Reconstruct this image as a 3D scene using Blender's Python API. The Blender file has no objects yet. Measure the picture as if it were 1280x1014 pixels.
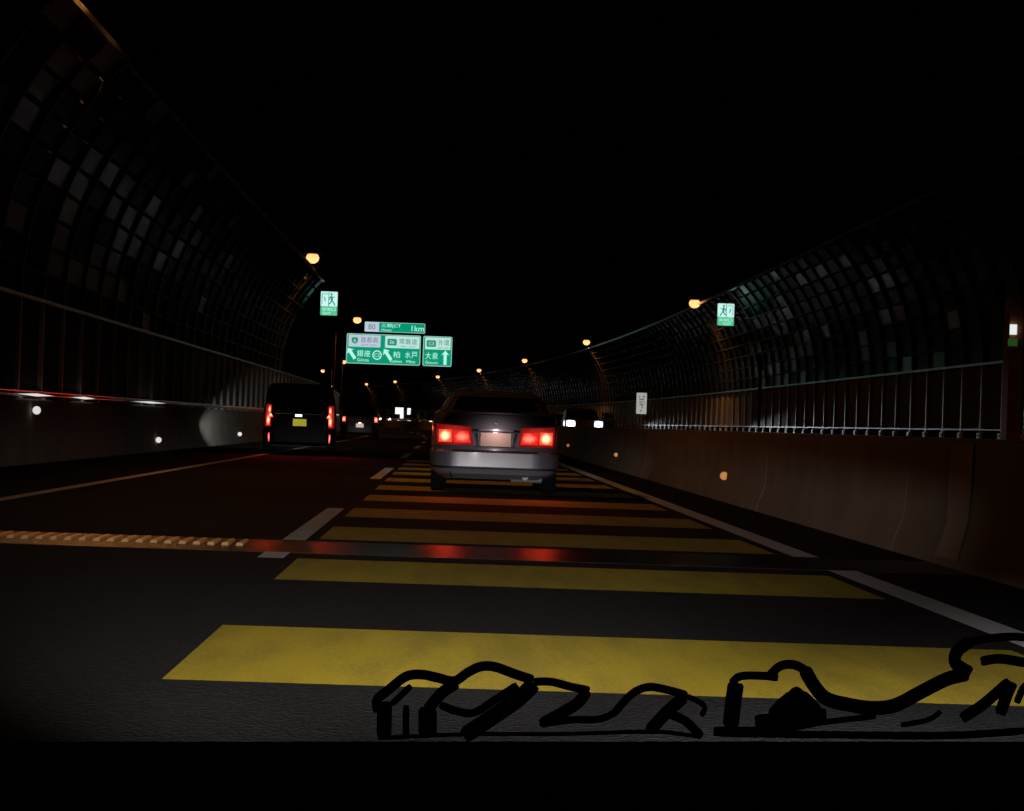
import bpy, bmesh, math, random
from mathutils import Vector, Matrix
random.seed(7)
R = math.radians
C = bpy.context.scene.collection
S = bpy.context.scene

# ------------------------------------------------------------------ camera
F = 2772.0                                   # focal length in pixels of the 1280 px wide photograph
ROLL = R(2.0)
CAM_H = 0.92
yaw = math.atan(76.2 / F); pit = math.atan(23.7 / F)
fwd = Vector((math.sin(yaw) * math.cos(pit), math.cos(yaw) * math.cos(pit), math.sin(pit)))
r0 = fwd.cross(Vector((0, 0, 1))).normalized(); u0 = r0.cross(fwd)
rt = math.cos(ROLL) * r0 + math.sin(ROLL) * u0
up = -math.sin(ROLL) * r0 + math.cos(ROLL) * u0
cd = bpy.data.cameras.new('camera'); cam = bpy.data.objects.new('camera', cd); C.objects.link(cam)
cd.sensor_fit = 'HORIZONTAL'; cd.sensor_width = 36; cd.lens = 36 * F / 1280; cd.clip_start = 0.05; cd.clip_end = 5000
EYE = Vector((0, 0, CAM_H))
cam.matrix_world = Matrix(((rt.x, up.x, -fwd.x, 0), (rt.y, up.y, -fwd.y, 0), (rt.z, up.z, -fwd.z, CAM_H), (0, 0, 0, 1)))
S.camera = cam

# ------------------------------------------------------------------ night sky and exposure
W = bpy.data.worlds.new('World'); S.world = W; W.use_nodes = True
wn = W.node_tree.nodes; wl = W.node_tree.links
sky = wn.new('ShaderNodeTexSky'); sky.sky_type = 'NISHITA'; sky.sun_disc = False
sky.sun_elevation = R(-8); sky.sun_rotation = R(200)
wl.new(sky.outputs[0], wn['Background'].inputs[0]); wn['Background'].inputs[1].default_value = 0.01
S.view_settings.view_transform = 'Standard'; S.view_settings.look = 'None'
S.view_settings.exposure = 0; S.view_settings.gamma = 1
try: S.view_settings.use_curve_mapping = False
except Exception: pass
S.cycles.use_denoising = True
S.cycles.sample_clamp_indirect = 2.0
S.cycles.max_bounces = 5; S.cycles.transparent_max_bounces = 8

# light levels (watts), all in one place
P_LAMP = 420; P_OWN = 3600; P_TAIL = 20; P_HEAD = 900; P_ONC = 1500
ORANGE = (1.0, 0.37, 0.085); WHITE = (1.0, 0.96, 0.9); COOL = (0.86, 0.95, 1.0); RED = (1.0, 0.045, 0.012)

# ------------------------------------------------------------------ material helpers
MATS = {}
def mat(name, col, rough=0.6, metal=0.0, var=0.25, scale=8.0, bump=0.0, spec=0.5, detail=4.0, coords='Object', coat=0.0):
    if name in MATS: return MATS[name]
    m = bpy.data.materials.new(name); m.use_nodes = True; MATS[name] = m
    n = m.node_tree.nodes; l = m.node_tree.links; b = n['Principled BSDF']
    tc = n.new('ShaderNodeTexCoord'); nz = n.new('ShaderNodeTexNoise')
    nz.inputs['Scale'].default_value = scale; nz.inputs['Detail'].default_value = detail
    l.new(tc.outputs[coords], nz.inputs['Vector'])
    mx = n.new('ShaderNodeMix'); mx.data_type = 'RGBA'
    c0 = [max(0, c * (1 - var)) for c in col] + [1]; c1 = [min(1, c * (1 + var)) for c in col] + [1]
    mx.inputs[6].default_value = c0; mx.inputs[7].default_value = c1
    l.new(nz.outputs[0], mx.inputs[0]); l.new(mx.outputs[2], b.inputs['Base Color'])
    b.inputs['Roughness'].default_value = rough; b.inputs['Metallic'].default_value = metal
    b.inputs['Specular IOR Level'].default_value = spec; b.inputs['Coat Weight'].default_value = coat
    if bump:
        bp = n.new('ShaderNodeBump'); bp.inputs['Strength'].default_value = bump; bp.inputs['Distance'].default_value = 0.02
        l.new(nz.outputs[0], bp.inputs['Height']); l.new(bp.outputs[0], b.inputs['Normal'])
    return m
def glow(name, col, strength, var=0.0):
    if name in MATS: return MATS[name]
    m = bpy.data.materials.new(name); m.use_nodes = True; MATS[name] = m
    n = m.node_tree.nodes; b = n['Principled BSDF']
    b.inputs['Base Color'].default_value = (*[min(1, c * .5) for c in col], 1); b.inputs['Roughness'].default_value = .35
    b.inputs['Emission Color'].default_value = (*col, 1); b.inputs['Emission Strength'].default_value = strength
    if var:
        l = m.node_tree.links
        tc = n.new('ShaderNodeTexCoord'); nz = n.new('ShaderNodeTexNoise'); nz.inputs['Scale'].default_value = 9
        mr = n.new('ShaderNodeMapRange'); mr.inputs[3].default_value = strength * (1 - var); mr.inputs[4].default_value = strength * (1 + var)
        l.new(tc.outputs['Object'], nz.inputs['Vector']); l.new(nz.outputs[0], mr.inputs[0]); l.new(mr.outputs[0], b.inputs['Emission Strength'])
    return m

def lens(name, centre, edge, power=1.0, reach=.5, axes=(1, 1, 1)):
    """a lit lamp glass: the bulb burns bright in its middle, the glass round it glows in its own colour"""
    m = bpy.data.materials.new(name); m.use_nodes = True; MATS[name] = m
    n = m.node_tree.nodes; l = m.node_tree.links; b = n['Principled BSDF']
    tc = n.new('ShaderNodeTexCoord'); su = n.new('ShaderNodeVectorMath'); su.operation = 'SUBTRACT'; su.inputs[1].default_value = (.5, .5, .5)
    mu = n.new('ShaderNodeVectorMath'); mu.operation = 'MULTIPLY'; mu.inputs[1].default_value = axes
    ln = n.new('ShaderNodeVectorMath'); ln.operation = 'LENGTH'
    l.new(tc.outputs['Generated'], su.inputs[0]); l.new(su.outputs[0], mu.inputs[0]); l.new(mu.outputs[0], ln.inputs[0])
    nz = n.new('ShaderNodeTexNoise'); nz.inputs['Scale'].default_value = 5; l.new(tc.outputs['Generated'], nz.inputs['Vector'])
    ad = n.new('ShaderNodeMath'); ad.operation = 'MULTIPLY_ADD'; ad.inputs[1].default_value = .22; l.new(nz.outputs[0], ad.inputs[0]); l.new(ln.outputs['Value'], ad.inputs[2])
    mr = n.new('ShaderNodeMapRange'); mr.interpolation_type = 'SMOOTHSTEP'; mr.inputs[1].default_value = .16; mr.inputs[2].default_value = reach + .11
    l.new(ad.outputs[0], mr.inputs[0])
    mx = n.new('ShaderNodeMix'); mx.data_type = 'RGBA'; mx.clamp_result = False
    mx.inputs[6].default_value = (*centre, 1); mx.inputs[7].default_value = (*edge, 1); l.new(mr.outputs[0], mx.inputs[0])
    l.new(mx.outputs[2], b.inputs['Emission Color']); b.inputs['Emission Strength'].default_value = power
    b.inputs['Base Color'].default_value = (*[min(.5, c * .3) for c in edge], 1); b.inputs['Roughness'].default_value = .2
    return m
def asphalt():
    m = bpy.data.materials.new('asphalt'); m.use_nodes = True
    n = m.node_tree.nodes; l = m.node_tree.links; b = n['Principled BSDF']
    tc = n.new('ShaderNodeTexCoord')
    big = n.new('ShaderNodeTexNoise'); big.inputs['Scale'].default_value = .7; big.inputs['Detail'].default_value = 6
    mp = n.new('ShaderNodeMapping'); mp.inputs['Scale'].default_value = (1.6, .12, 1)
    l.new(tc.outputs['Object'], mp.inputs[0]); l.new(mp.outputs[0], big.inputs['Vector'])
    fine = n.new('ShaderNodeTexVoronoi'); fine.inputs['Scale'].default_value = 55
    l.new(tc.outputs['Object'], fine.inputs['Vector'])
    r1 = n.new('ShaderNodeMapRange'); r1.inputs[3].default_value = .55; r1.inputs[4].default_value = 1.5
    l.new(big.outputs[0], r1.inputs[0])
    r2 = n.new('ShaderNodeMapRange'); r2.inputs[2].default_value = .8; r2.inputs[3].default_value = .7; r2.inputs[4].default_value = 1.45
    l.new(fine.outputs['Distance'], r2.inputs[0])
    mu = n.new('ShaderNodeMath'); mu.operation = 'MULTIPLY'; l.new(r1.outputs[0], mu.inputs[0]); l.new(r2.outputs[0], mu.inputs[1])
    vm = n.new('ShaderNodeVectorMath'); vm.operation = 'SCALE'; vm.inputs[0].default_value = (.021, .0205, .0205)
    l.new(mu.outputs[0], vm.inputs['Scale']); l.new(vm.outputs[0], b.inputs['Base Color'])
    b.inputs['Roughness'].default_value = .9; b.inputs['Specular IOR Level'].default_value = .04
    bp = n.new('ShaderNodeBump'); bp.inputs['Strength'].default_value = .5; bp.inputs['Distance'].default_value = .01
    l.new(fine.outputs['Distance'], bp.inputs['Height']); l.new(bp.outputs[0], b.inputs['Normal'])
    return m
def paint(name, col):
    """road paint: worn by tyres, speckled with the stones showing through"""
    m = bpy.data.materials.new(name); m.use_nodes = True
    n = m.node_tree.nodes; l = m.node_tree.links; b = n['Principled BSDF']
    tc = n.new('ShaderNodeTexCoord')
    a = n.new('ShaderNodeTexNoise'); a.inputs['Scale'].default_value = 2.2; a.inputs['Detail'].default_value = 8
    mp = n.new('ShaderNodeMapping'); mp.inputs['Scale'].default_value = (2.5, .4, 1)
    l.new(tc.outputs['Object'], mp.inputs[0]); l.new(mp.outputs[0], a.inputs['Vector'])
    f = n.new('ShaderNodeTexNoise'); f.inputs['Scale'].default_value = 60; f.inputs['Detail'].default_value = 2
    l.new(tc.outputs['Object'], f.inputs['Vector'])
    ad = n.new('ShaderNodeMath'); ad.operation = 'ADD'; l.new(a.outputs[0], ad.inputs[0]); l.new(f.outputs[0], ad.inputs[1])
    sp = n.new('ShaderNodeSeparateXYZ'); l.new(tc.outputs['Object'], sp.inputs[0])
    wv = n.new('ShaderNodeMath'); wv.operation = 'MULTIPLY_ADD'; wv.inputs[1].default_value = 3.9; wv.inputs[2].default_value = 2.0; l.new(sp.outputs[0], wv.inputs[0])
    cs = n.new('ShaderNodeMath'); cs.operation = 'COSINE'; l.new(wv.outputs[0], cs.inputs[0])
    tk = n.new('ShaderNodeMath'); tk.operation = 'MULTIPLY_ADD'; tk.inputs[1].default_value = .10; l.new(cs.outputs[0], tk.inputs[0]); l.new(ad.outputs[0], tk.inputs[2]); ad = tk
    r = n.new('ShaderNodeMapRange'); r.inputs[1].default_value = .8; r.inputs[2].default_value = 1.15; l.new(ad.outputs[0], r.inputs[0])
    mx = n.new('ShaderNodeMix'); mx.data_type = 'RGBA'
    mx.inputs[6].default_value = (*[c * (.78 if col[2] > .3 else .66) + .008 for c in col], 1); mx.inputs[7].default_value = (*col, 1)
    l.new(r.outputs[0], mx.inputs[0]); l.new(mx.outputs[2], b.inputs['Base Color'])
    b.inputs['Roughness'].default_value = .75; b.inputs['Specular IOR Level'].default_value = .3
    return m

M_asphalt = asphalt()
M_white = paint('white_road_paint', (.85, .84, .84)); M_yellow = paint('yellow_road_paint', (.60, .425, .010))
M_soil = mat('soil', (.03, .028, .022), .95, scale=.5)
M_conc = mat('concrete', (.20, .17, .135), .85, var=.45, scale=1.3, bump=.25, detail=9)
M_concm = mat('sodium_tinted_concrete', (.135, .10, .065), .9, var=.5, scale=1.3, bump=.25, detail=9)  # brown of the sodium lamplight put into the median's colour
M_conc2 = mat('lighter_concrete', (.24, .18, .12), .85, var=.3, scale=3, detail=8)
M_galv = mat('galvanised_steel', (.5, .51, .5), .32, 1.0, var=.25, scale=6)
M_steel = mat('polished_steel', (.02, .018, .017), .3, .0, var=.6, scale=24, bump=.7, spec=.1)
M_pane = mat('dark_acrylic', (.006, .005, .0035), .26, var=.6, scale=1.5, bump=.3, spec=.003)
M_glint = mat('glint_acrylic', (.085, .066, .036), .3, var=.85, scale=2.5, bump=.35, spec=.35)  # paler panes: lamp reflections on the walls painted into the colour
M_dim_glint = mat('dim_glint_acrylic', (.05, .04, .024), .28, var=.8, scale=2.5, bump=.35, spec=.15)  # dimmer version for the weaker painted glints
M_panel = mat('grey_absorbing_panel', (.05, .052, .046), .5, var=.35, scale=3, bump=.2)
M_rib = mat('rib_steel', (.03, .028, .024), .5, .0, var=.3, scale=4, spec=.15)
M_post = mat('post_steel', (.36, .34, .29), .5, .15, var=.35, scale=2)
M_plate = mat('white_flange', (.75, .76, .75), .5, .0, var=.15, scale=9)
M_dark = mat('dark_plastic', (.012, .012, .013), .55, scale=20)
M_rubber = mat('rubber', (.005, .005, .005), .95, scale=30, spec=.1)
M_dash = mat('dashboard_plastic', (.006, .006, .006), .9, spec=.1, scale=60, bump=.1)
M_decal = mat('sticker_black', (.007, .004, .004), .9, spec=.05, scale=10)
M_glass = mat('tinted_glass', (.006, .006, .007), .06, var=.3, scale=2)
M_silver = mat('silver_paint', (.15, .142, .168), .34, .25, var=.06, scale=3, coat=.5)
M_black = mat('black_paint', (.003, .003, .004), .4, 0, var=.1, scale=3, spec=.04)
M_grey = mat('dark_grey_paint', (.016, .016, .018), .32, 0, var=.1, scale=3, spec=.2)
M_wpaint = mat('white_paint', (.6, .61, .62), .3, var=.06, scale=3, coat=.5)
M_chrome = mat('chrome', (.8, .8, .82), .12, 1.0, var=.1, scale=4)
M_redlens = mat('red_lens', (.22, .006, .004), .12, var=.15, scale=10, coat=.6)
M_leaf = mat('leaf', (.06, .10, .035), .6, var=.5, scale=2)
M_bark = mat('bark', (.06, .045, .03), .9)
M_brown = mat('orange_lit_casing', (.35, .12, .05), .7, var=.3, scale=2)  # orange light falling on the column, mixed into its colour

# ------------------------------------------------------------------ mesh helpers
class MB:
    def __init__(s): s.v = []; s.f = []; s.mi = []
    def add(s, vs, fs, m=0):
        o = len(s.v); s.v += [tuple(v) for v in vs]; s.f += [tuple(i + o for i in f) for f in fs]; s.mi += [m] * len(fs)
        return s
    def box(s, c, d, rz=0, m=0, bevel=0):
        x, y, z = (k / 2 for k in d)
        cs, sn = math.cos(rz), math.sin(rz)
        vs = [(c[0] + a * cs - b * sn, c[1] + a * sn + b * cs, c[2] + e) for a, b, e in
              [(-x, -y, -z), (x, -y, -z), (x, y, -z), (-x, y, -z), (-x, -y, z), (x, -y, z), (x, y, z), (-x, y, z)]]
        return s.add(vs, [(0, 3, 2, 1), (4, 5, 6, 7), (0, 1, 5, 4), (1, 2, 6, 5), (2, 3, 7, 6), (3, 0, 4, 7)], m)
    def tube(s, pts, rad, n=10, m=0, cap=True):
        pts = [Vector(p) for p in pts]; rads = rad if isinstance(rad, (list, tuple)) else [rad] * len(pts)
        base = len(s.v); nrm = None
        for i, p in enumerate(pts):
            t = (pts[min(i + 1, len(pts) - 1)] - pts[max(i - 1, 0)]).normalized()
            a = Vector((0, 0, 1)) if abs(t.z) < .9 else Vector((1, 0, 0))
            x = t.cross(a).normalized(); y = t.cross(x)
            for k in range(n):
                q = 2 * math.pi * k / n
                s.v.append(tuple(p + rads[i] * (math.cos(q) * x + math.sin(q) * y)))
        for i in range(len(pts) - 1):
            for k in range(n):
                a = base + i * n + k; b = base + i * n + (k + 1) % n
                s.f.append((a, b, b + n, a + n)); s.mi.append(m)
        if cap:
            s.f.append(tuple(base + k for k in range(n))); s.mi.append(m)
            s.f.append(tuple(base + (len(pts) - 1) * n + k for k in reversed(range(n)))); s.mi.append(m)
        return s
    def prism(s, poly, y0, y1, m=0):
        """polygon in x,z extruded along y"""
        n = len(poly); vs = [(x, y0, z) for x, z in poly] + [(x, y1, z) for x, z in poly]
        fs = [tuple(range(n)), tuple(range(2 * n - 1, n - 1, -1))] + [(i, i + n, (i + 1) % n + n, (i + 1) % n) for i in range(n)]
        return s.add(vs, fs, m)
    def mesh(s, name, mats, smooth=None):
        me = bpy.data.meshes.new(name); me.from_pydata(s.v, [], s.f)
        for m in (mats if isinstance(mats, (list, tuple)) else [mats]): me.materials.append(m)
        me.polygons.foreach_set('material_index', s.mi)
        bm = bmesh.new(); bm.from_mesh(me); bmesh.ops.recalc_face_normals(bm, faces=bm.faces); bm.to_mesh(me); bm.free()
        if smooth is not None:
            me.polygons.foreach_set('use_smooth', [True] * len(me.polygons))
            me.set_sharp_from_angle(angle=R(smooth))
        me.update(); return me
    def build(s, name, mats, parent=None, loc=(0, 0, 0), rz=0, smooth=None):
        return put(name, s.mesh(name, mats, smooth), parent, loc, rz)
def put(name, me, parent=None, loc=(0, 0, 0), rz=0):
    o = bpy.data.objects.new(name, me); C.objects.link(o); o.parent = parent; o.location = loc; o.rotation_euler = (0, 0, rz); return o
def tag(o, label=None, cat=None, group=None, kind=None):
    for k, v in (('label', label), ('category', cat), ('group', group), ('kind', kind)):
        if v: o[k] = v
    return o
def thing(name, label, cat, loc=(0, 0, 0), rz=0, group=None):
    o = bpy.data.objects.new(name, None); C.objects.link(o); o.empty_display_size = .3
    o.location = loc; o.rotation_euler = (0, 0, rz); return tag(o, label, cat, group)
def copy_tree(o, parent=None):
    c = o.copy(); C.objects.link(c); c.parent = parent
    for ch in list(o.children): copy_tree(ch, c)
    return c
def spot(name, parent, loc, target, power, col, size=60, blend=.8, radius=.06, wide=1.0, tall=1.0):
    ld = bpy.data.lights.new(name, 'SPOT'); ld.energy = power; ld.color = col; ld.spot_size = R(size); ld.spot_blend = blend; ld.shadow_soft_size = radius
    o = bpy.data.objects.new(name, ld); C.objects.link(o); o.parent = parent; o.location = loc
    d = Vector(target) - Vector(loc); o.rotation_euler = d.to_track_quat('-Z', 'Y').to_euler(); o.scale = (wide, tall, 1); return o

# ------------------------------------------------------------------ the line of the road: straight, then bending to the left
S0, RAD = 98.0, 1620.0
def P(lat, s, z=0.0):
    if s <= S0: return Vector((lat, s, z))
    th = (s - S0) / RAD
    return Vector((-RAD + (RAD + lat) * math.cos(th), S0 + (RAD + lat) * math.sin(th), z))
def head(s): return 0 if s <= S0 else (s - S0) / RAD
def steps(a, b, d=6.0):
    n = max(1, int(math.ceil((b - a) / d))); return [a + (b - a) * i / n for i in range(n + 1)]
def sweep(mb, prof, ss, m=0, closed=True):
    """profile of (lat, z) points swept along the road line"""
    n = len(prof); vs = [P(l, s, z) for s in ss for l, z in prof]; fs = []
    for i in range(len(ss) - 1):
        for k in range(n if closed else n - 1):
            a = i * n + k; b = i * n + (k + 1) % n; fs.append((a, b, b + n, a + n))
    if closed: fs += [tuple(range(n)), tuple(range((len(ss) - 1) * n, len(ss) * n))]
    return mb.add(vs, fs, m)
def strip(mb, l0, l1, s0, s1, z, d=6.0):
    ss = steps(s0, s1, d); return sweep(mb, [(l0, z), (l1, z)], ss, closed=False)

END = 520.0
g = MB(); g.add([(-3000, -300, -.05), (3000, -300, -.05), (3000, 4000, -.05), (-3000, 4000, -.05)], [(0, 1, 2, 3)])
tag(g.build('ground', M_soil), kind='structure')
rd = MB(); strip(rd, -7.2, 13.0, -12, END, 0)
road = tag(rd.build('road', M_asphalt), kind='structure')

# markings (painted sheets 4 mm above the asphalt), with the expansion joint cutting across
JA, JB = 15.05, 16.55
def mark(name, l0, l1, a, b, m, z=.004):
    for p, q in ([(a, b)] if b <= JA or a >= JB else [(a, JA), (JB, b)]):
        if q - p > .05:
            mb = MB(); strip(mb, l0, l1, p, q, z); mb.build(name, m, road)
mark('edge_line', 2.60, 2.80, -10, END, M_white)
mark('edge_line', -4.50, -4.34, -10, END, M_white)
mark('edge_line', 4.85, 5.0, -10, END, M_white)
for k in range(-1, 22):
    a = 14.4 + 20 * k; mark('lane_dash', -1.22, -1.05, a, a + 8.3, M_white)
for k in range(8):
    mark('lane_dash', 8.3, 8.45, 20 + 20 * k, 28 + 20 * k, M_white)
for a, b in [(3.4, 5.45), (7.66, 9.70), (12.51, 14.43), (16.8, 18.83), (20.8, 22.9), (25.1, 27.1), (29.2, 31.2), (33.3, 35.3), (37.5, 39.5), (41.6, 43.6), (45.8, 47.8), (50, 52)]:
    mark('yellow_bar', -0.96, 2.50, a, b, M_yellow)

# finger expansion joint: steel plates with a row of skewed comb teeth
jn = MB(); jn.box((-.92, (JA + JB) / 2, -.0042), (9.1, JB - JA, .010))
joint = jn.build('expansion_joint', M_steel, road)
t = MB(); t.add([(-.026, -.30, .0), (.026, -.30, .0), (.016, .30, 0), (-.016, .30, 0), (-.020, -.27, .02), (.020, -.27, .02), (.012, .27, .02), (-.012, .27, .02)],
                [(0, 1, 5, 4), (1, 2, 6, 5), (2, 3, 7, 6), (3, 0, 4, 7), (4, 5, 6, 7), (0, 3, 2, 1)])
M_tooth = mat('sodium_tinted_steel', (.9, .5, .2), .5, .55, var=.4, scale=8)  # orange lamplight on the teeth, put into their colour
tm = t.mesh('finger', M_tooth)
for k in range(40):
    put('finger', tm, joint, (-5.35 + k * .1, (JA + JB) / 2 + .1, .003))

# ------------------------------------------------------------------ concrete parapets and the median
left = thing('concrete_parapet', 'low concrete parapet under the left noise wall, with steel rail and small reflectors', 'barrier', (-6.95, 0, 0))
def rel(parent, o):
    o.parent = parent; o.location = -Vector(parent.location); return o
mb = MB(); sweep(mb, [(-6.80, 0), (-6.86, .22), (-6.90, 1.04), (-6.93, 1.07), (-7.22, 1.07), (-7.25, 1.04), (-7.25, 0)], steps(8, END, 5))
rel(left, mb.build('wall_body', M_conc))
mb = MB()
for k in range(8): pass
pr = [( -6.96 + .045 * math.cos(q), 1.135 + .045 * math.sin(q)) for q in [2 * math.pi * i / 8 for i in range(8)]]
sweep(mb, pr, steps(8, 300, 5)); rel(left, mb.build('rail', M_galv, smooth=60))
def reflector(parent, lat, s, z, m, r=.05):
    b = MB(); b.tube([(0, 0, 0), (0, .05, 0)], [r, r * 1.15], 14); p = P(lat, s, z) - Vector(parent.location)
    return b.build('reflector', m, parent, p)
M_refl = glow('white_reflected_glow', (1, .98, .92), .7); M_reflo = glow('orange_reflected_glow', (1, .42, .1), .35)  # emission stands in for headlight thrown back
M_reflw = mat('reflector_white', (.9, .9, .88), .3, var=.05)
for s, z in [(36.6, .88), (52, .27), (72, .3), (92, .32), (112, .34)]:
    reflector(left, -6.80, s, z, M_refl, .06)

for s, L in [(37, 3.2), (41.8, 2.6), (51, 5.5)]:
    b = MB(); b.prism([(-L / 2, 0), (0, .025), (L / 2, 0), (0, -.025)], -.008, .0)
    o = b.build('rail_glint', M_refl, left, P(-6.88, s, 1.135) - Vector(left.location), math.pi / 2)  # glowing strip in place of a reflection on the rail
for s, z in [(38.5, 2.74), (43.0, 2.74), (43.8, 2.73), (54.5, 2.72), (56, 2.6)]: pass
med = thing('median_barrier', 'brown lit concrete median barrier beside the right edge line, separating the oncoming traffic', 'barrier', (3.9, 0, 0))
MP = [(3.62, 0), (3.64, .08), (3.72, .30), (3.76, .91), (3.78, .93), (4.0, .93), (4.02, .91), (4.06, .3), (4.16, 0)]
for k in range(13):
    a = 2 + 8 * k; mb = MB(); sweep(mb, MP, [a, a + 7.98]); o = mb.build('concrete_block', M_concm, med); o.location = -Vector(med.location) + Vector((random.uniform(-.002, .002), 0, 0))
mb = MB(); sweep(mb, MP, steps(106, END, 5)); rel(med, mb.build('wall_body', M_concm))
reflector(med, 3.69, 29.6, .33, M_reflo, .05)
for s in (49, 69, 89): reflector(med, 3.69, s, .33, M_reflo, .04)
# a strip of lighter concrete on the face
mb = MB(); n = 7
for i in range(n):
    z = .06 + .83 * i / (n - 1)
    def face(z): return 3.72 - .08 * max(0, (.30 - z)) / .22 if z < .30 else 3.72 + .04 * (z - .3) / .61
    w = .32 + .05 * random.random(); x = face(z) - .014; c = 16.0 + .02 * i
    mb.v += [(x, c - w, z), (x, c + w, z)]
for i in range(n - 1): mb.f.append((2 * i, 2 * i + 1, 2 * i + 3, 2 * i + 2)); mb.mi.append(0)
rel(med, mb.build('pale_strip', M_conc2))

far = thing('concrete_parapet', 'far concrete parapet beyond the oncoming lanes, under the right noise wall', 'barrier', (12.5, 0, 0))
mb = MB(); sweep(mb, [(12.42, 0), (12.40, .2), (12.42, .97), (12.72, .97), (12.75, 0)], steps(20, END, 5))
rel(far, mb.build('wall_body', M_conc))

# ------------------------------------------------------------------ arched noise walls
ZP, RC, TH = 2.73, 5.5, R(44.7)
NROW = 9
def noise_wall(label, side, base, near, single_to, arch_end=430, M_panel=M_panel, M_foot=M_galv):
    """side -1 left / +1 right; lower upright panels, then panes following an arc of 5.5 m radius over the carriageway"""
    t = thing('noise_wall', label, 'noise wall', (side * base, near, 0))
    o0 = Vector(t.location)
    def prof(q): return side * (base - RC * (1 - math.cos(q))), ZP + RC * math.sin(q)
    # one pane: a curved plate 2 m long between two ribs
    qs = [TH * i / NROW for i in range(NROW + 1)]
    def pane_mesh(i, L=1.9):
        q0, q1 = qs[i] + .006, qs[i + 1] - .006; mb = MB(); pts = []
        qm = (q0 + q1) / 2; cx, cz = prof(qm)
        prof_pts = []
        for j in range(4):
            q = q0 + (q1 - q0) * j / 3; x, z = prof(q); prof_pts.append((x - cx, z - cz, math.cos(q), math.sin(q)))
        for yy in (-L / 2, L / 2):
            for x, z, nx, nz in prof_pts: mb.v.append((x, yy, z))
            for x, z, nx, nz in prof_pts: mb.v.append((x + side * .02 * nx, yy, z + .02 * nz))
        for j in range(3):
            for a, b, c, d in [(j, j + 1, 9 + j, 8 + j), (4 + j, 12 + j, 13 + j, 5 + j)]: mb.f.append((a, b, c, d)); mb.mi.append(0)
        for a in [(0, 8, 12, 4), (3, 7, 15, 11), (0, 4, 5, 1), (1, 5, 6, 2), (2, 6, 7, 3), (8, 9, 13, 12), (9, 10, 14, 13), (10, 11, 15, 14)]: mb.f.append(a); mb.mi.append(0)
        return mb.mesh('pane', M_pane), Vector((cx, 0, cz))
    panes = [pane_mesh(i) for i in range(NROW)]
    # upright absorbing panel with shallow corrugations
    pb = MB(); z0, z1 = 1.22, ZP - .06; L = 1.9; n = 8; pts = []
    for i in range(n * 2 + 1):
        y = -L / 2 + L * i / (n * 2); d = .03 if i % 2 else 0; pts.append((side * (base + d), y))
    for zz in (z0, z1):
        for x, y in pts: pb.v.append((x, y, zz))
    k = len(pts)
    for i in range(k - 1): pb.f.append((i, i + 1, k + i + 1, k + i)); pb.mi.append(0)
    pb.box((side * (base + .09), 0, (z0 + z1) / 2), (.1, L, z1 - z0 - .02))
    pm = pb.mesh('panel', M_panel)
    # rib: upright I post, then a curved rib
    rb = MB(); rb.box((side * (base - .02), 0, 1.06 + (ZP - 1.06) / 2), (.10, .10, ZP - 1.06))
    post_m = rb.mesh('post', M_post)
    rb = MB(); pf = []
    for i in range(13):
        q = TH * i / 12; x, z = prof(q); pf.append((x, z, side * math.cos(q), math.sin(q)))
    for dy in (-.05, .05):
        for x, z, nx, nz in pf: rb.v.append((x - .06 * nx, dy, z - .06 * nz))
        for x, z, nx, nz in pf: rb.v.append((x + .1 * nx, dy, z + .1 * nz))
    m_ = len(pf)
    for i in range(m_ - 1):
        rb.f += [(i, i + 1, 2 * m_ + i + 1, 2 * m_ + i), (m_ + i, m_ + i + 1, 3 * m_ + i + 1, 3 * m_ + i), (i, i + 1, m_ + i + 1, m_ + i), (2 * m_ + i, 2 * m_ + i + 1, 3 * m_ + i + 1, 3 * m_ + i)]; rb.mi += [0] * 4
    rb.f += [(0, m_, 3 * m_, 2 * m_), (m_ - 1, 2 * m_ - 1, 4 * m_ - 1, 3 * m_ - 1)]; rb.mi += [0] * 2
    rib_m = rb.mesh('rib', M_rib)
    fl = MB(); fl.box((side * (base - .07), 0, 1.04), (.08, .30, .13)); fl.box((side * (base - .115), 0, 1.04), (.03, .08, .05))
    fl_m = fl.mesh('base_flange', M_plate)
    s = near; glint_panes = {}
    def local(v, s):                      # a profile point at station s, in the wall's own space
        return P(v[0], s, v[2]) - o0
    while s + 2 <= single_to:
        put('post', post_m, t, Vector((0, s, 0)) - o0); put('rib', rib_m, t, Vector((0, s, 0)) - o0)
        put('base_flange', fl_m, t, Vector((0, s, 0)) - o0)
        c = s + 1; rx = random.uniform
        put('panel', pm, t, Vector((0, c, 0)) - o0)
        for row, (me, ctr) in enumerate(panes):
            if side < 0: pr = .65 if 36 <= c <= 47 and 1 <= row <= 5 else .12 if c > 48 else .5 if c < 36 and row > 5 else .03
            else: pr = .5 if c > 76 else .28 if 54 < c < 68 and row < 4 else .05
            if random.random() < pr:
                key = (row, random.random() < .5)
                if key not in glint_panes: glint_panes[key] = me.copy(); glint_panes[key].materials.clear(); glint_panes[key].materials.append(M_glint if key[1] else M_dim_glint)
                me = glint_panes[key]
            p = put('pane', me, t, Vector((ctr.x, c, ctr.z)) - o0)
            p.rotation_euler = (R(rx(-.9, .9)), R(rx(-1.4, 1.4)), R(rx(-.9, .9)))
        s += 2
    # the rest, far along: the same pieces joined
    far_p, far_r, far_u, far_f, far_v = MB(), MB(), MB(), MB(), MB()
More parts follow.
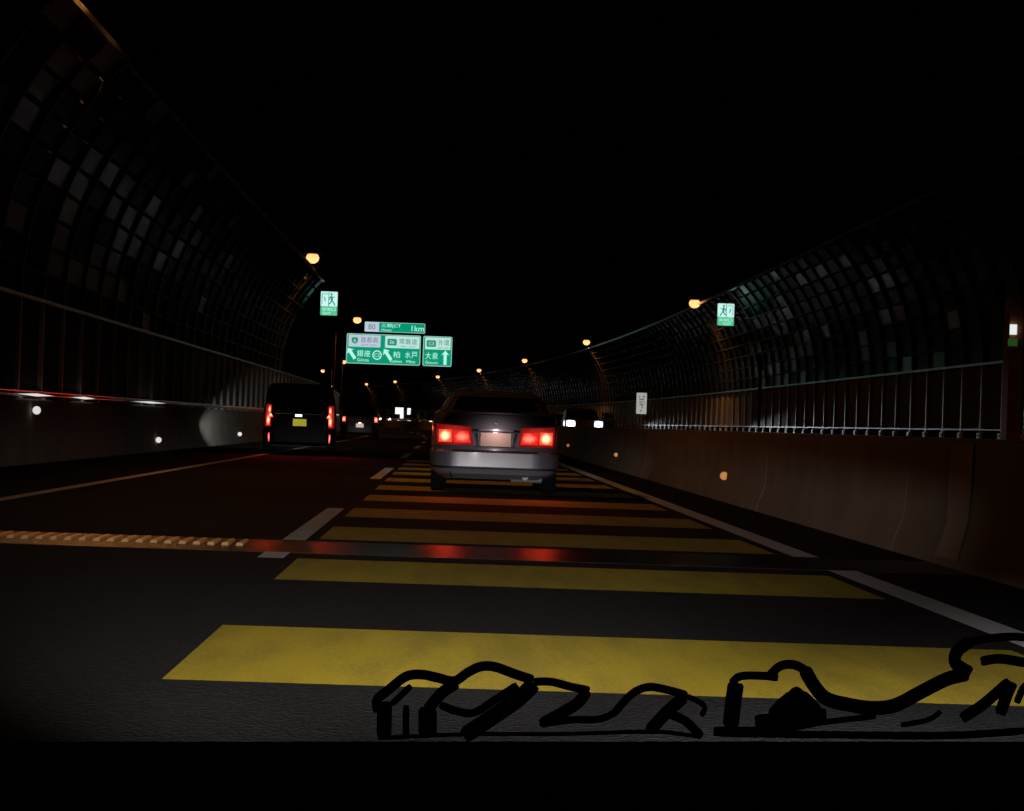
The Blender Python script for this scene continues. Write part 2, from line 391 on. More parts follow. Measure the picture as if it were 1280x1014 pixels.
    while s < 430:
        c = s + 1; h = head(c); rot = Matrix.Rotation(h, 3, 'Z')
        def addm(mbx, me, ctr, jit=0):
            e = Matrix.Rotation(R(random.uniform(-1, 1) * jit), 3, 'Y') @ Matrix.Rotation(R(random.uniform(-1, 1) * jit * .7), 3, 'Z')
            base_p = P(0, c) - o0
            mbx.add([base_p + rot @ (ctr + e @ v.co) for v in me.vertices], [tuple(p.vertices) for p in me.polygons])
        if s < arch_end:
            for me, ctr in panes: addm(far_p, me, ctr, 1.2)
            addm(far_r, rib_m, Vector((0, -1, 0)))
        addm(far_u, pm, Vector((0, 0, 0))); addm(far_v, post_m, Vector((0, -1, 0))); addm(far_f, fl_m, Vector((0, -1, 0)))
        s += 2
    for mbx, nm, m in ((far_p, 'pane', M_pane), (far_u, 'panel', M_panel), (far_r, 'rib', M_rib), (far_v, 'post', M_post), (far_f, 'base_flange', M_plate)):
        tag(mbx.build(nm, m, t), kind='stuff')
    # long rails at the foot, at the bend and along the top edge; thin rails between the rows of panes
    def rail(name, x, z, w, hgt, m, s1=430):
        mb = MB(); sweep(mb, [(x - w / 2, z - hgt / 2), (x + w / 2, z - hgt / 2), (x + w / 2, z + hgt / 2), (x - w / 2, z + hgt / 2)], steps(near, s1, 4))
        o = mb.build(name, m, t); o.location = -o0; return o
    rail('foot_rail', side * (base - .05), 1.18, .10, .04, M_foot)
    rail('bend_rail', side * (base - .06), ZP, .10, .06, M_galv)
    for i in range(1, NROW):
        x, z = prof(qs[i]); rail('pane_rail', x - side * .03, z, .05, .035, M_rib, arch_end)
    x, z = prof(TH); rail('top_rail', x, z, .12, .10, M_galv, arch_end)
    return t, prof
wall_l, prof_l = noise_wall('tall dark noise wall on the left with arched ribs leaning over the road, its upright panels striped by pale posts', -1, 7.05, 26, 64, 92)
wall_r, prof_r = noise_wall('tall dark noise wall on the right beyond the oncoming lanes, its arched panes glinting', 1, 12.55, 42, 92, 430, mat('pale_panel', (.13, .135, .11), .5, var=.35, scale=3, bump=.2), M_post)

# ------------------------------------------------------------------ street lamps
def make_lamp():
    t = thing('street_lamp', '', 'street lamp')
    # x points from the wall to the road
    a = MB(); a.tube([(-.75, 0, -.75), (-.62, 0, -.35), (-.40, 0, -.08), (0, 0, .06), (.25, 0, .09)], .045, 10); a.build('arm', M_rib, t, smooth=50)
    h = MB(); n = 14
    rings = [(-.02, .06, .05), (.06, .12, .09), (.3, .17, .12), (.55, .16, .11), (.72, .10, .07), (.76, .04, .03)]
    for x, w, hh in rings:
        for k in range(n):
            q = 2 * math.pi * k / n; z = math.sin(q) * hh
            h.v.append((x + .2, math.cos(q) * w, .24 + ((z * .6 if z > 0 else z * .2))))
    for i in range(len(rings) - 1):
        for k in range(n):
            a_ = i * n + k; b_ = i * n + (k + 1) % n; h.f.append((a_, b_, b_ + n, a_ + n)); h.mi.append(0)
    h.f += [tuple(range(n)), tuple(range((len(rings) - 1) * n, len(rings) * n))]; h.mi += [0, 0]
    h.build('housing', M_rib, t, smooth=50)
    l = MB(); nu, nv = 14, 9
    for j in range(nv + 1):
        v = -1.0 + (1.0 + math.pi / 2) * j / nv
        for i in range(nu):
            q = 2 * math.pi * i / nu; l.v.append((.56 + .25 * math.cos(q) * math.cos(v), .17 * math.sin(q) * math.cos(v), .07 - .21 * math.sin(v)))
    for j in range(nv):
        for i in range(nu):
            a_ = j * nu + i; b_ = j * nu + (i + 1) % nu; l.f.append((a_, b_, b_ + nu, a_ + nu)); l.mi.append(0)
    l.build('lens', lens('sodium_lens', (2.6, 1.7, 1.0), (1.3, .42, .10), 1.5, .62), t, smooth=60)
    spot('lamp_light', t, (.58, 0, -.36), (1.7, 0, -6.0), P_LAMP, ORANGE, 174, .5, .15)
    return t
lamp0 = make_lamp()
LL = ['street lamp at the very top edge on the left, over the arched wall', 'brightest orange street lamp on the left, above and left of the left exit sign',
      'small street lamp just under the lower right corner of the left exit sign', 'far street lamp hidden behind the big green direction sign',
      'small far street lamp left of the foot of the direction sign', 'faint street lamp, lowest in the left row, above the black van']
LR = ['bright orange street lamp just left of the right exit sign', 'street lamp over the oncoming headlights, second in the right row',
      'third street lamp of the right row, above the sedan roof edge', 'fourth street lamp of the right row, above the left of the sedan roof', 'fifth street lamp of the right row, below the right end of the direction sign',
      'sixth street lamp of the right row, below the middle of the direction sign', 'seventh street lamp of the right row, above the dark hatchback', 'last street lamp of the right row, right beside the black van roof']
def place_lamp(lat, s, z, lab, rzadd):
    global used
    o = lamp0 if not used else copy_tree(lamp0); used = True
    o.location = P(lat, s, z); o.rotation_euler = (0, 0, head(s) + rzadd); o['label'] = lab
    if lat < 0 and s > 92:
        b = MB(); b.tube([(-.75, 0, -.75), (-.75, 0, -6.95)], .06, 8); b.build('pole', M_rib, o)
    o['group'] = 'sodium lamps along the noise walls'
used = False
for (s, z), lab in zip([(34.0, 7.5), (85, 6.95), (137, 6.95), (190, 6.95), (240, 6.95), (290, 6.95)], LL): place_lamp(-6.05, s, z, lab, 0)
for (s, z), lab in zip([(99, 6.55), (159, 6.95), (210, 6.95), (255, 6.95), (300, 6.95), (350, 6.95), (385, 6.95), (430, 6.95)], LR): place_lamp(11.3, s, z, lab, math.pi)

# ------------------------------------------------------------------ lettering
TXT = {}
def text(s, size, parent, name, m, x, z, y=-.02, width=None):
    """flat lettering in the x,z plane, centred on (x, z)"""
    if s not in TXT:
        cu = bpy.data.curves.new('lettering', 'FONT'); cu.body = s; cu.size = 1; cu.extrude = .004; cu.align_x = 'LEFT'
        o = bpy.data.objects.new('lettering', cu); C.objects.link(o)
        dg = bpy.context.evaluated_depsgraph_get(); me = bpy.data.meshes.new_from_object(o.evaluated_get(dg))
        bpy.data.objects.remove(o); TXT[s] = me
    src = TXT[s]; xs = [v.co.x for v in src.vertices]; ys = [v.co.y for v in src.vertices]
    x0, x1, y0, y1 = min(xs), max(xs), min(ys), max(ys)
    k = size / (y1 - y0); kx = k if width is None else width / (x1 - x0)
    me = src.copy(); me.materials.clear(); me.materials.append(m)
    for v in me.vertices:
        cx, cy, cz = v.co; v.co = ((cx - (x0 + x1) / 2) * kx, -cz, (cy - (y0 + y1) / 2) * k)
    return put(name, me, parent, (x, y, z))
text1 = text
def text(s, size, parent, name, m, x, z, y=-.02, width=None):
    if width and len(s) > 1 and all(ord(c) > 0x2fff for c in s):
        w = width / len(s)
        for i, c in enumerate(s): text1(c, size, parent, name, m, x - width / 2 + w * (i + .5), z, y, w * .88)
        return
    if ' ' in s and width:
        a, b = s.split(' '); k = width / len(s)
        text1(a, size, parent, name, m, x - width / 2 + k * len(a) / 2, z, y, k * len(a) * .95); text1(b, size, parent, name, m, x + width / 2 - k * len(b) / 2, z, y, k * len(b) * .95); return
    return text1(s, size, parent, name, m, x, z, y, width)
def rrect(x0, x1, z0, z1, r, n=5):
    p = []
    for cx, cz, a in [(x1 - r, z1 - r, 0), (x0 + r, z1 - r, 90), (x0 + r, z0 + r, 180), (x1 - r, z0 + r, 270)]:
        for i in range(n + 1): q = R(a + 90 * i / n); p.append((cx + r * math.cos(q), cz + r * math.sin(q)))
    return p
def disc(cx, cz, r, n=24): return [(cx + r * math.cos(2 * math.pi * i / n), cz + r * math.sin(2 * math.pi * i / n)) for i in range(n)]

G_green = glow('lit_green', (.0, .30, .17), 1.0, .25); G_white = glow('lit_white', (.50, .78, .70), 1.0, .12); G_lav = glow('lit_lavender', (.50, .58, .68), 1.0, .12)
G_letter = glow('lit_letter', (.50, .95, .80), 1.0); G_ink = glow('sign_ink', (.05, .16, .15), .9); G_inkl = glow('sign_ink_lavender', (.11, .17, .24), .9)

# ------------------------------------------------------------------ overhead direction sign on its gantry
gs = 180.0
gx = P(0, gs).x
sign_origin = Vector((0, 0, 0))
gant = thing('overhead_sign', 'large green lit direction sign over the left lanes with three white route boxes and arrows', 'road sign', (-8.63, gs, 0))
ZB = 5.42
def plate(name, x0, x1, z0, z1, m, y0, y1, parent, r=.08): 
    return MB().prism(rrect(x0, x1, z0 + ZB, z1 + ZB, r), y0, y1).build(name, m, parent)
GF = thing  # no-op alias
pl = plate('sign_panel', 0, 6.0, 0, 2.43, G_green, -.06, .06, gant, .12)
pr_ = plate('sign_panel', 6.2, 8.55, 0, 2.43, G_green, -.06, .06, gant, .12)
pt = plate('sign_panel', 1.42, 6.32, 2.62, 3.42, G_green, -.06, .06, gant, .06)
M_rim = G_letter
def rim(parent, x0, x1, z0, z1, w=.06, r=.12):
    a = rrect(x0, x1, z0 + ZB, z1 + ZB, r); b = rrect(x0 + w, x1 - w, z0 + w + ZB, z1 - w + ZB, max(.01, r - w)); n = len(a); mb = MB()
    mb.v = [(x, -.064, z) for x, z in a] + [(x, -.064, z) for x, z in b]
    for i in range(n): mb.f.append((i, (i + 1) % n, n + (i + 1) % n, n + i)); mb.mi.append(0)
    mb.build('border', glow('lit_border', (.38, .72, .62), .8), parent)
rim(pl, .0, 6.0, .0, 2.43); rim(pr_, 6.2, 8.55, 0, 2.43); rim(pt, 1.42, 6.32, 2.62, 3.42, .04, .06)
def route_box(parent, x0, x1, z0, z1, m): return plate('route_box', x0, x1, z0, z1, m, -.072, -.05, parent, .05)
def gtext(s, size, parent, m, x, z, width=None, y=-.082): return text(s, size, parent, 'lettering', m, x, z + ZB, y, width)
def shield(parent, x, z, w, h, txt, kind):
    if kind == 'shield': poly = [(x - w, z + h * .7), (x - w * .5, z + h), (x + w * .5, z + h), (x + w, z + h * .7), (x + w * .9, z - h * .3), (x + w * .5, z - h * .75), (x, z - h), (x - w * .5, z - h * .75), (x - w * .9, z - h * .3)]
    else: poly = rrect(x - w, x + w, z - h, z + h, .1)
    MB().prism([(a, b + ZB) for a, b in poly], -.082, -.07).build('route_shield', glow('shield_green', (.02, .30, .20), .9), parent)
    gtext(txt, h * 1.0, parent, G_white, x, z, y=-.092)
route_box(pl, .16, 2.74, 1.36, 2.33, G_lav); route_box(pl, 3.12, 5.9, 1.36, 2.33, G_white); route_box(pr_, 6.36, 8.42, 1.36, 2.33, G_white)
shield(pl, .66, 1.86, .27, .27, '6', 'shield'); shield(pl, 3.68, 1.83, .38, .27, 'E6', 'r'); shield(pr_, 6.86, 1.83, .38, .27, 'C3', 'r')
gtext('首都高', .46, pl, G_inkl, 1.84, 1.94, 1.45); gtext('SHUTO EXPWY', .13, pl, G_inkl, 1.84, 1.52, 1.3)
gtext('常磐道', .46, pl, G_ink, 4.98, 1.92, 1.5); gtext('JOBAN EXPWY', .13, pl, G_ink, 4.98, 1.50, 1.3)
gtext('外環', .46, pr_, G_ink, 7.86, 1.92, .95); gtext('GAIKAN EXPWY', .13, pr_, G_ink, 7.86, 1.50, .95)
gtext('銀座', .52, pl, G_letter, 1.42, .84, 1.15); gtext('Ginza', .24, pl, G_letter, 1.38, .32, .95)
gtext('柏', .52, pl, G_letter, 4.08, .84, .55); gtext('水戸', .52, pl, G_letter, 5.25, .84, 1.05); gtext('Kashiwa', .22, pl, G_letter, 4.05, .30, .95); gtext('Mito', .22, pl, G_letter, 5.25, .30, .7)
gtext('大泉', .55, pr_, G_letter, 6.92, .84, 1.1); gtext('Ōizumi', .26, pr_, G_letter, 6.92, .32, 1.0)
# round C2 mark
ring = MB(); a = disc(2.5, .74 + ZB, .38, 28); b = disc(2.5, .74 + ZB, .30, 28)
ring.v = [(x, -.078, z) for x, z in a] + [(x, -.078, z) for x, z in b]
for i in range(28): ring.f.append((i, (i + 1) % 28, 28 + (i + 1) % 28, 28 + i)); ring.mi.append(0)
ring.build('route_ring', G_letter, pl); gtext('C2', .28, pl, G_letter, 2.5, .74)
def arrow(parent, x, z, ang, L, w):
    pts = [(0, L / 2), (w, L / 2 - w * 1.15), (w * .38, L / 2 - w * .95), (w * .38, -L / 2), (-w * .38, -L / 2), (-w * .38, L / 2 - w * .95), (-w, L / 2 - w * 1.15)]
    c, s = math.cos(ang), math.sin(ang)
    MB().prism([(x + a * c - b * s, z + ZB + a * s + b * c) for a, b in pts], -.082, -.05).build('arrow', G_letter, parent)
arrow(pl, .42, .82, R(35), 1.05, .34); arrow(pl, 3.34, .82, R(35), 1.05, .34); arrow(pr_, 8.02, .72, 0, 1.15, .32)
wb = plate('exit_box', 1.44, 2.58, 2.64, 3.40, G_lav, -.072, -.05, pt, .05); gtext('80', .42, pt, G_inkl, 2.0, 3.02)
gtext('三郷JCT', .36, pt, G_letter, 3.55, 3.14, 1.6); gtext('Misato', .17, pt, G_letter, 3.2, 2.80, .8); gtext('1km', .44, pt, G_letter, 5.72, 3.0, 1.0)
b = MB()
for zz in (5.75, 7.6): b.tube([(-2.6, .35, zz), (9.2, .35, zz)], .11, 10)
b.build('beam', M_rib, gant, smooth=50)
b = MB(); b.tube([(-2.6, .35, 0), (-2.6, .35, 8.1)], .2, 12); b.build('pole', M_rib, gant, smooth=50)
for x in (.6, 2.2, 3.8, 5.4, 7.0, 8.1):
    b = MB(); b.box((x, .18, 6.65), (.08, .28, 2.2)); b.build('bracket', M_rib, gant)

# ------------------------------------------------------------------ lit emergency exit signs
def exit_sign(label, loc, w, h, flip, arm_to, pole_z):
    t = thing('exit_sign', label, 'exit sign', loc, 0, 'lit emergency exit signs')
    k = w / .8; gz = h * .37
    MB().prism(rrect(-w / 2, w / 2, 0, h, .06), -.05, .08).build('sign_box', mat('sign_frame', (.55, .6, .57), .4), t)
    MB().prism(rrect(-w / 2 + .02, w / 2 - .02, gz + .01, h - .02, .04), -.06, -.04).build('pictogram_face', glow('exit_white', (.60, .96, .88), 1.0, .08), t)
    MB().prism(rrect(-w / 2 + .02, w / 2 - .02, .02, gz - .01, .03), -.06, -.04).build('text_face', glow('exit_green', (.12, .55, .32), .95, .1), t)
    m = glow('exit_ink', (.05, .28, .22), .9); ml = glow('exit_letter', (.42, .95, .68), 1)
    f = -1 if flip else 1
    def pol(pts, y=-.066): MB().prism([(f * x * k, gz + z * (h - gz) / .66) for x, z in pts], y, -.055).build('pictogram', m, t)
    def limb(pts, wd):
        mb = MB()
        for (x0, z0), (x1, z1) in zip(pts[:-1], pts[1:]):
            dx, dz = x1 - x0, z1 - z0; L = math.hypot(dx, dz); nx, nz = -dz / L * wd / 2, dx / L * wd / 2
            mb.prism([(f * a * k, gz + c * (h - gz) / .66) for a, c in [(x0 + nx, z0 + nz), (x1 + nx, z1 + nz), (x1 - nx, z1 - nz), (x0 - nx, z0 - nz)]], -.066, -.055)
        mb.build('pictogram', m, t)
    # doorway bars and the running figure
    limb([(-.02, .02), (-.02, .62)], .035); limb([(-.32, .10), (-.32, .54), (-.06, .54)], .03)
    pol(disc(.10, .53, .052, 14)); limb([(.09, .46), (.13, .26)], .10); limb([(.12, .28), (.22, .16), (.27, .05)], .055); limb([(.12, .28), (.06, .15), (-.04, .10)], .055)
    limb([(.09, .43), (.20, .38), (.25, .44)], .04); limb([(.08, .43), (.0, .36), (.03, .29)], .04)
    limb([(-.22, .42), (-.17, .22)], .05)
    text('非常口', gz * .34, t, 'lettering', ml, 0, gz * .70, -.066, w * .8); text('EXIT', gz * .30, t, 'lettering', ml, -f * w * .1, gz * .25, -.066, w * .45)
    b = MB(); b.tube([(0, .1, h * .5), (arm_to, .1, h * .5)], .05, 8); b.tube([(arm_to, .1, h * .5 + .3), (arm_to, .1, pole_z)], .07, 8); b.build('bracket', M_dark, t)
    return t
# seen a little left of the lamp post line / right of it
exit_sign('lit green and white exit sign by the left wall, above a small street lamp', (-5.52, 97.8, 5.42), .77, 1.08, False, -.9, .2)
exit_sign('lit green and white exit sign right of a bright orange street lamp', (10.92, 89.0, 5.18), .70, .92, True, 1.5, -4.0)

# small white plate standing on the median
t = thing('distance_plate', 'small white upright plate with dark characters standing on the median barrier', 'sign', (3.92, 45.6, .93))
b = MB(); b.tube([(0, .02, 0), (0, .02, .75)], .02, 8); b.build('post', M_galv, t)
MB().prism(rrect(-.105, .105, .30, .735, .012), -.015, .0).build('plate', glow('plate_glow', (.42, .43, .41), .85, .1), t)  # added glow stands in for headlight on the plate
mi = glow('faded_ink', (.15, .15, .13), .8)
for z, ws in [(.66, [(-.05, .02), (.04, .05)]), (.60, [(0, .10)]), (.545, [(-.02, .06), (.045, .02)]), (.49, [(0, .085)]), (.44, [(.01, .03)]), (.375, [(-.01, .04)])]:
    b = MB()
    for x, w in ws:
        b = MB(); b.box((x, -.018, z), (w, .006, .028)); b.box((x + w * .2, -.0185, z - .018), (.014, .007, .03)); b.build('character', mi, t)

# ------------------------------------------------------------------ cars
class Shape:
    """a car body as horizontal rings: at each height a half width, a rear and a front position"""
    def __init__(s, tab, n=8): s.tab = tab; s.n = n
    def at(s, z):
        t = s.tab
        if z <= t[0][0]: return t[0][1:]
        for a, b in zip(t[:-1], t[1:]):
            if z <= b[0]:
                k = (z - a[0]) / max(1e-6, b[0] - a[0]); return tuple(p + (q - p) * k for p, q in zip(a[1:], b[1:]))
        return t[-1][1:]
    def rear(s, x, z):
        w, yr, yf = s.at(z); b = (yf - yr) / 2; k = min(.9999, abs(x) / w); return (yr + yf) / 2 - b * (1 - k ** s.n) ** (1 / s.n)
    def front(s, x, z):
        w, yr, yf = s.at(z); b = (yf - yr) / 2; k = min(.9999, abs(x) / w); return (yr + yf) / 2 + b * (1 - k ** s.n) ** (1 / s.n)
    def side(s, y, z):
        w, yr, yf = s.at(z); b = (yf - yr) / 2; k = min(.9999, abs(y - (yr + yf) / 2) / b); return w * (1 - k ** s.n) ** (1 / s.n)
    def body(s, mb, N=72, z0=None, z1=None, out=0.0, cap=True):
        zs = []
        for a, b in zip(s.tab[:-1], s.tab[1:]):
            m = max(1, int((b[0] - a[0]) / .045))
            zs += [a[0] + (b[0] - a[0]) * i / m for i in range(m)]
        zs.append(s.tab[-1][0])
        if z0 is not None: zs = [z0] + [z for z in zs if z0 < z < z1] + [z1]
        base = len(mb.v)
        for z in zs:
            w, yr, yf = s.at(z); b = (yf - yr) / 2
            for k in range(N):
                q = 2 * math.pi * k / N; c, sn = math.cos(q), math.sin(q); e = 2 / s.n
                # even out the spacing of points round the ring
                mb.v.append(((w + out) * math.copysign(abs(c) ** e, c), (yr + yf) / 2 + (b + out) * math.copysign(abs(sn) ** e, sn), z))
        for i in range(len(zs) - 1):
            for k in range(N):
                a = base + i * N + k; c = base + i * N + (k + 1) % N; mb.f.append((a, c, c + N, a + N)); mb.mi.append(0)
        if cap:
            mb.f.append(tuple(base + k for k in range(N))); mb.f.append(tuple(base + (len(zs) - 1) * N + k for k in range(N))); mb.mi += [0, 0]
        return mb
    def patch(s, corners, out=.006, where='rear', nx=8, nz=5, back=.02):
        """a plate lying on the rear/front (corners in x,z) or the side (corners in y,z): bl, br, tr, tl"""
        mb = MB(); bl, br, tr, tl = corners
        def pt(u, v, off):
            a = bl[0] + (br[0] - bl[0]) * u; b = tl[0] + (tr[0] - tl[0]) * u; x = a + (b - a) * v
            a = bl[1] + (br[1] - bl[1]) * u; b = tl[1] + (tr[1] - tl[1]) * u; z = a + (b - a) * v
            if where == 'rear': return (x, s.rear(x, z) - off, z)
            if where == 'front': return (x, s.front(x, z) + off, z)
            if where == 'right': return (s.side(x, z) + off, x, z)
            return (-s.side(x, z) - off, x, z)
        for off in (out, -back):
            for j in range(nz + 1):
                for i in range(nx + 1): mb.v.append(pt(i / nx, j / nz, off))
        K = (nx + 1) * (nz + 1); idx = lambda i, j: j * (nx + 1) + i
        for j in range(nz):
            for i in range(nx):
                q = (idx(i, j), idx(i + 1, j), idx(i + 1, j + 1), idx(i, j + 1)); mb.f += [q, tuple(K + a for a in reversed(q))]; mb.mi += [0, 0]
        edge = [idx(i, 0) for i in range(nx + 1)] + [idx(nx, j) for j in range(1, nz + 1)] + [idx(i, nz) for i in range(nx - 1, -1, -1)] + [idx(0, j) for j in range(nz - 1, 0, -1)]
        for a, b in zip(edge, edge[1:] + edge[:1]): mb.f.append((a, b, K + b, K + a)); mb.mi.append(0)
        return mb

def wheel(parent, x, y, r, w):
    sgn = 1 if x > 0 else -1
    mb = MB(); n = 28; prof = [(-w / 2, r * .62), (-w / 2, r * .93), (-w / 2 + .025, r), (w / 2 - .025, r), (w / 2, r * .93), (w / 2, r * .62)]
    for px, pr in prof:
        for k in range(n): q = 2 * math.pi * k / n; mb.v.append((px, pr * math.cos(q), pr * math.sin(q)))
    m = len(prof)
    for i in range(m):
        for k in range(n):
            a, b = i * n + k, i * n + (k + 1) % n; c = (i + 1) % m * n + k; d = (i + 1) % m * n + (k + 1) % n; mb.f.append((a, b, d, c)); mb.mi.append(0)
    h = mb.build('wheel', M_rubber, parent, (x, y, r), smooth=40)
    rm = MB(); rm.tube([(-w / 2 + .03, 0, 0), (w / 2 - .03, 0, 0)], r * .62, 24)
    for k in range(5):
        q = 2 * math.pi * k / 5; rm.box((sgn * (w / 2 - .02), math.cos(q) * r * .33, math.sin(q) * r * .33), (.03, r * .16, r * .16))
    rm.build('rim', M_galv, h, smooth=40)
def wheels(t, w, y0, y1, r=.31):
    for x in (-w, w):
        for y in (y0, y1): wheel(t, x, y, r, .2)
def sides(t, sh, bands, m=M_glass):
    for c in bands:
        for wh in ('right', 'left'): sh.patch(c, .004, wh, 8, 4).build('side_window', m, t, smooth=40)

FL = (1, 0, 1)
G_brake = lens('tail_lit', (3.2, 1.15, .55), (1.5, .06, .03), 1.3, .52, FL); G_brake_in = lens('tail_lit_inner', (1.9, .28, .17), (.75, .012, .010), 1.2, .50, FL)
G_tailr = lens('tail_lit_red', (3.0, .85, .45), (1.5, .05, .03), 1.3, .5, FL)
G_red = lens('red_halo_lens', (.5, .03, .02), (.16, .003, .003), 1.0, .6, FL)  # faint glow over the lens also stands in for the red halo
G_head = glow('headlamp_lit', (.93, .97, 1.0), 3)
G_beam = lens('dazzling_headlamp', (9, 9.6, 10), (.26, .36, .40), 1.0, .66, FL)  # dim outer glow stands in for glare around the lamp
G_high = glow('plate_lamp_lit', (1, .97, .85), 3)

# ---- silver sedan ahead
sed = Shape([(.20, .72, .10, 4.35), (.26, .80, .02, 4.44), (.34, .835, .0, 4.48), (.54, .845, .0, 4.50), (.565, .84, .05, 4.46), (.60, .845, .07, 4.44),
             (.86, .845, .10, 4.30), (.97, .83, .13, 3.95), (1.035, .81, .17, 3.45), (1.06, .79, .26, 3.25), (1.075, .755, .62, 3.15), (1.20, .68, .92, 2.85), (1.30, .61, 1.22, 2.55), (1.345, .55, 1.42, 2.35), (1.365, .44, 1.60, 2.15), (1.372, .2, 1.8, 2.0)])
SX, SY = .60, 28.9
car = thing('sedan', 'silver sedan straight ahead on the yellow bars with glowing red tail lamps', 'car', (SX, SY, 0))
sed.body(MB()).build('body', M_silver, car, smooth=32)
sed.patch([(-.66, 1.085), (.66, 1.085), (.52, 1.315), (-.52, 1.315)], .004, 'rear', 14, 6).build('rear_window', M_glass, car, smooth=40)
sed.patch([(-.66, 1.07), (.66, 1.07), (.52, 1.32), (-.52, 1.32)], .004, 'front', 14, 6).build('windscreen', M_glass, car, smooth=40)
sides(car, sed, [[(1.15, 1.09), (2.0, 1.09), (1.95, 1.30), (1.5, 1.30)], [(2.08, 1.09), (2.9, 1.09), (2.4, 1.30), (2.02, 1.30)]])
# bumper: proud of the body, with a lower lip
bm_ = MB(); sed.body(bm_, 72, .355, .535, .022, True); bm_.build('bumper', M_silver, car, smooth=40)
bm_ = MB(); sed.body(bm_, 72, .285, .325, .035, True); bm_.build('bumper_lip', M_silver, car, smooth=40)
bm_ = MB(); sed.body(bm_, 72, .325, .355, .006, True); bm_.build('bumper_groove', M_dark, car)
sed.patch([(-.55, .548), (.55, .548), (.55, .572), (-.55, .572)], .012, 'rear', 12, 1).build('boot_gap', M_dark, car)
for sgn in (-1, 1):
    def q(a, b, c, d): 
        pts = [(sgn * a[0], a[1]), (sgn * b[0], b[1]), (sgn * c[0], c[1]), (sgn * d[0], d[1])]
        return pts if sgn > 0 else [pts[1], pts[0], pts[3], pts[2]]
    lamp = sed.patch(q((.29, .63), (.80, .63), (.815, .90), (.33, .875)), .008, 'rear', 12, 5).build('tail_lamp', G_red, car, smooth=40)
    sed.patch(q((.575, .665), (.745, .665), (.745, .825), (.58, .825)), .018, 'rear', 6, 4).build('outer_light', G_brake, lamp, smooth=40)
    sed.patch(q((.325, .66), (.55, .66), (.55, .815), (.36, .815)), .018, 'rear', 6, 4).build('inner_light', G_brake_in, lamp, smooth=40)
    sed.patch(q((.215, .62), (.235, .62), (.265, .80), (.245, .80)), .016, 'rear', 2, 4).build('plate_trim', M_chrome, car)
    spot('tail_light', car, (sgn * .62, -.18, .74), (sgn * .35, -9, -.3), P_TAIL, RED, 62, 1.0, .12)
M_npl = mat('blurred_plate', (.62, .40, .35), .6, var=.05, scale=3)  # pink of the red lamplight put into the plate's colour
sed.patch([(-.20, .625), (.20, .625), (.20, .80), (-.20, .80)], .014, 'rear', 4, 3).build('number_plate', M_npl, car)
spot('plate_light', car, (0, -.13, .86), (0, .1, .71), 2.5, (1, .80, .76), 165, .6, .03)
pl_ = MB(); pl_.box((0, .055, .835), (.46, .05, .025)); pl_.build('plate_garnish', M_silver, car)
b = MB(); b.tube([(0, sed.rear(0, .93) - .012, .93), (0, sed.rear(0, .93) + .01, .93)], .016, 12); b.build('badge', M_chrome, car)
b = MB(); n = 16; pts = [(x, sed.rear(x, 1.045) - .02, 1.062 - .035 * (abs(x) / .7) ** 2) for x in [-.7 + 1.4 * i / n for i in range(n + 1)]]
b.tube(pts, .014, 6); b.build('boot_edge', M_silver, car, smooth=50)
b = MB(); b.tube([(.40, .06, .235), (.40, .55, .25)], .04, 14); b.build('exhaust_pipe', M_post, car, smooth=40)
b = MB(); b.tube([(.22, .22, .245), (.62, .22, .245)], [.085, .085], 14); b.build('silencer', M_post, car, smooth=40)
b = MB(); b.tube([(-.58, .04, .285), (-.58, .0, .25), (-.56, .02, .215), (-.55, .06, .25)], .014, 8); b.build('tow_hook', M_chrome, car, smooth=40)
b = MB(); b.box((0, 2.2, .25), (1.3, 3.6, .12)); b.build('underbody', M_dark, car)
wheels(car, .735, .92, 3.55)
for sgn in (-1, 1):
    b = MB(); b.box((sgn * .88, 2.72, .98), (.13, .09, .09)); b.build('mirror', M_grey, car)
    sed.patch([(sgn * .62 - .14, .60), (sgn * .62 + .14, .60), (sgn * .62 + .14, .72), (sgn * .62 - .14, .72)], .01, 'front', 4, 3).build('headlamp', G_head, car)
    spot('head_light', car, (sgn * .6, 4.62, .66), (sgn * .6 - .3, 16, .0), P_HEAD * .8, WHITE, 50, 1.0, .04, 1.0, .2)

# ---- black van in the left lane
van = Shape([(.22, .80, .06, 4.55), (.30, .88, .0, 4.65), (.62, .90, .0, 4.66), (.95, .905, .02, 4.45), (1.05, .90, .03, 4.2), (1.15, .885, .05, 3.85), (1.45, .84, .12, 3.3), (1.62, .80, .18, 3.0), (1.70, .76, .24, 2.8), (1.74, .70, .34, 2.6), (1.755, .5, .6, 2.3)], 10)
car = thing('van', 'black van in the left lane with upright red tail lamps and a yellow plate', 'van', (-3.70, 54.6, 0), .06)
van.body(MB()).build('body', M_black, car, smooth=32)
van.patch([(-.74, 1.12), (.74, 1.12), (.67, 1.60), (-.67, 1.60)], .005, 'rear', 12, 5).build('rear_window', M_glass, car, smooth=40)
van.patch([(-.74, 1.12), (.74, 1.12), (.67, 1.60), (-.67, 1.60)], .005, 'front', 12, 5).build('windscreen', M_glass, car, smooth=40)
sides(car, van, [[(.35, 1.1), (1.4, 1.1), (1.4, 1.55), (.45, 1.55)], [(1.5, 1.1), (2.6, 1.1), (2.5, 1.55), (1.5, 1.55)], [(2.7, 1.1), (3.6, 1.1), (3.1, 1.5), (2.6, 1.5)]])
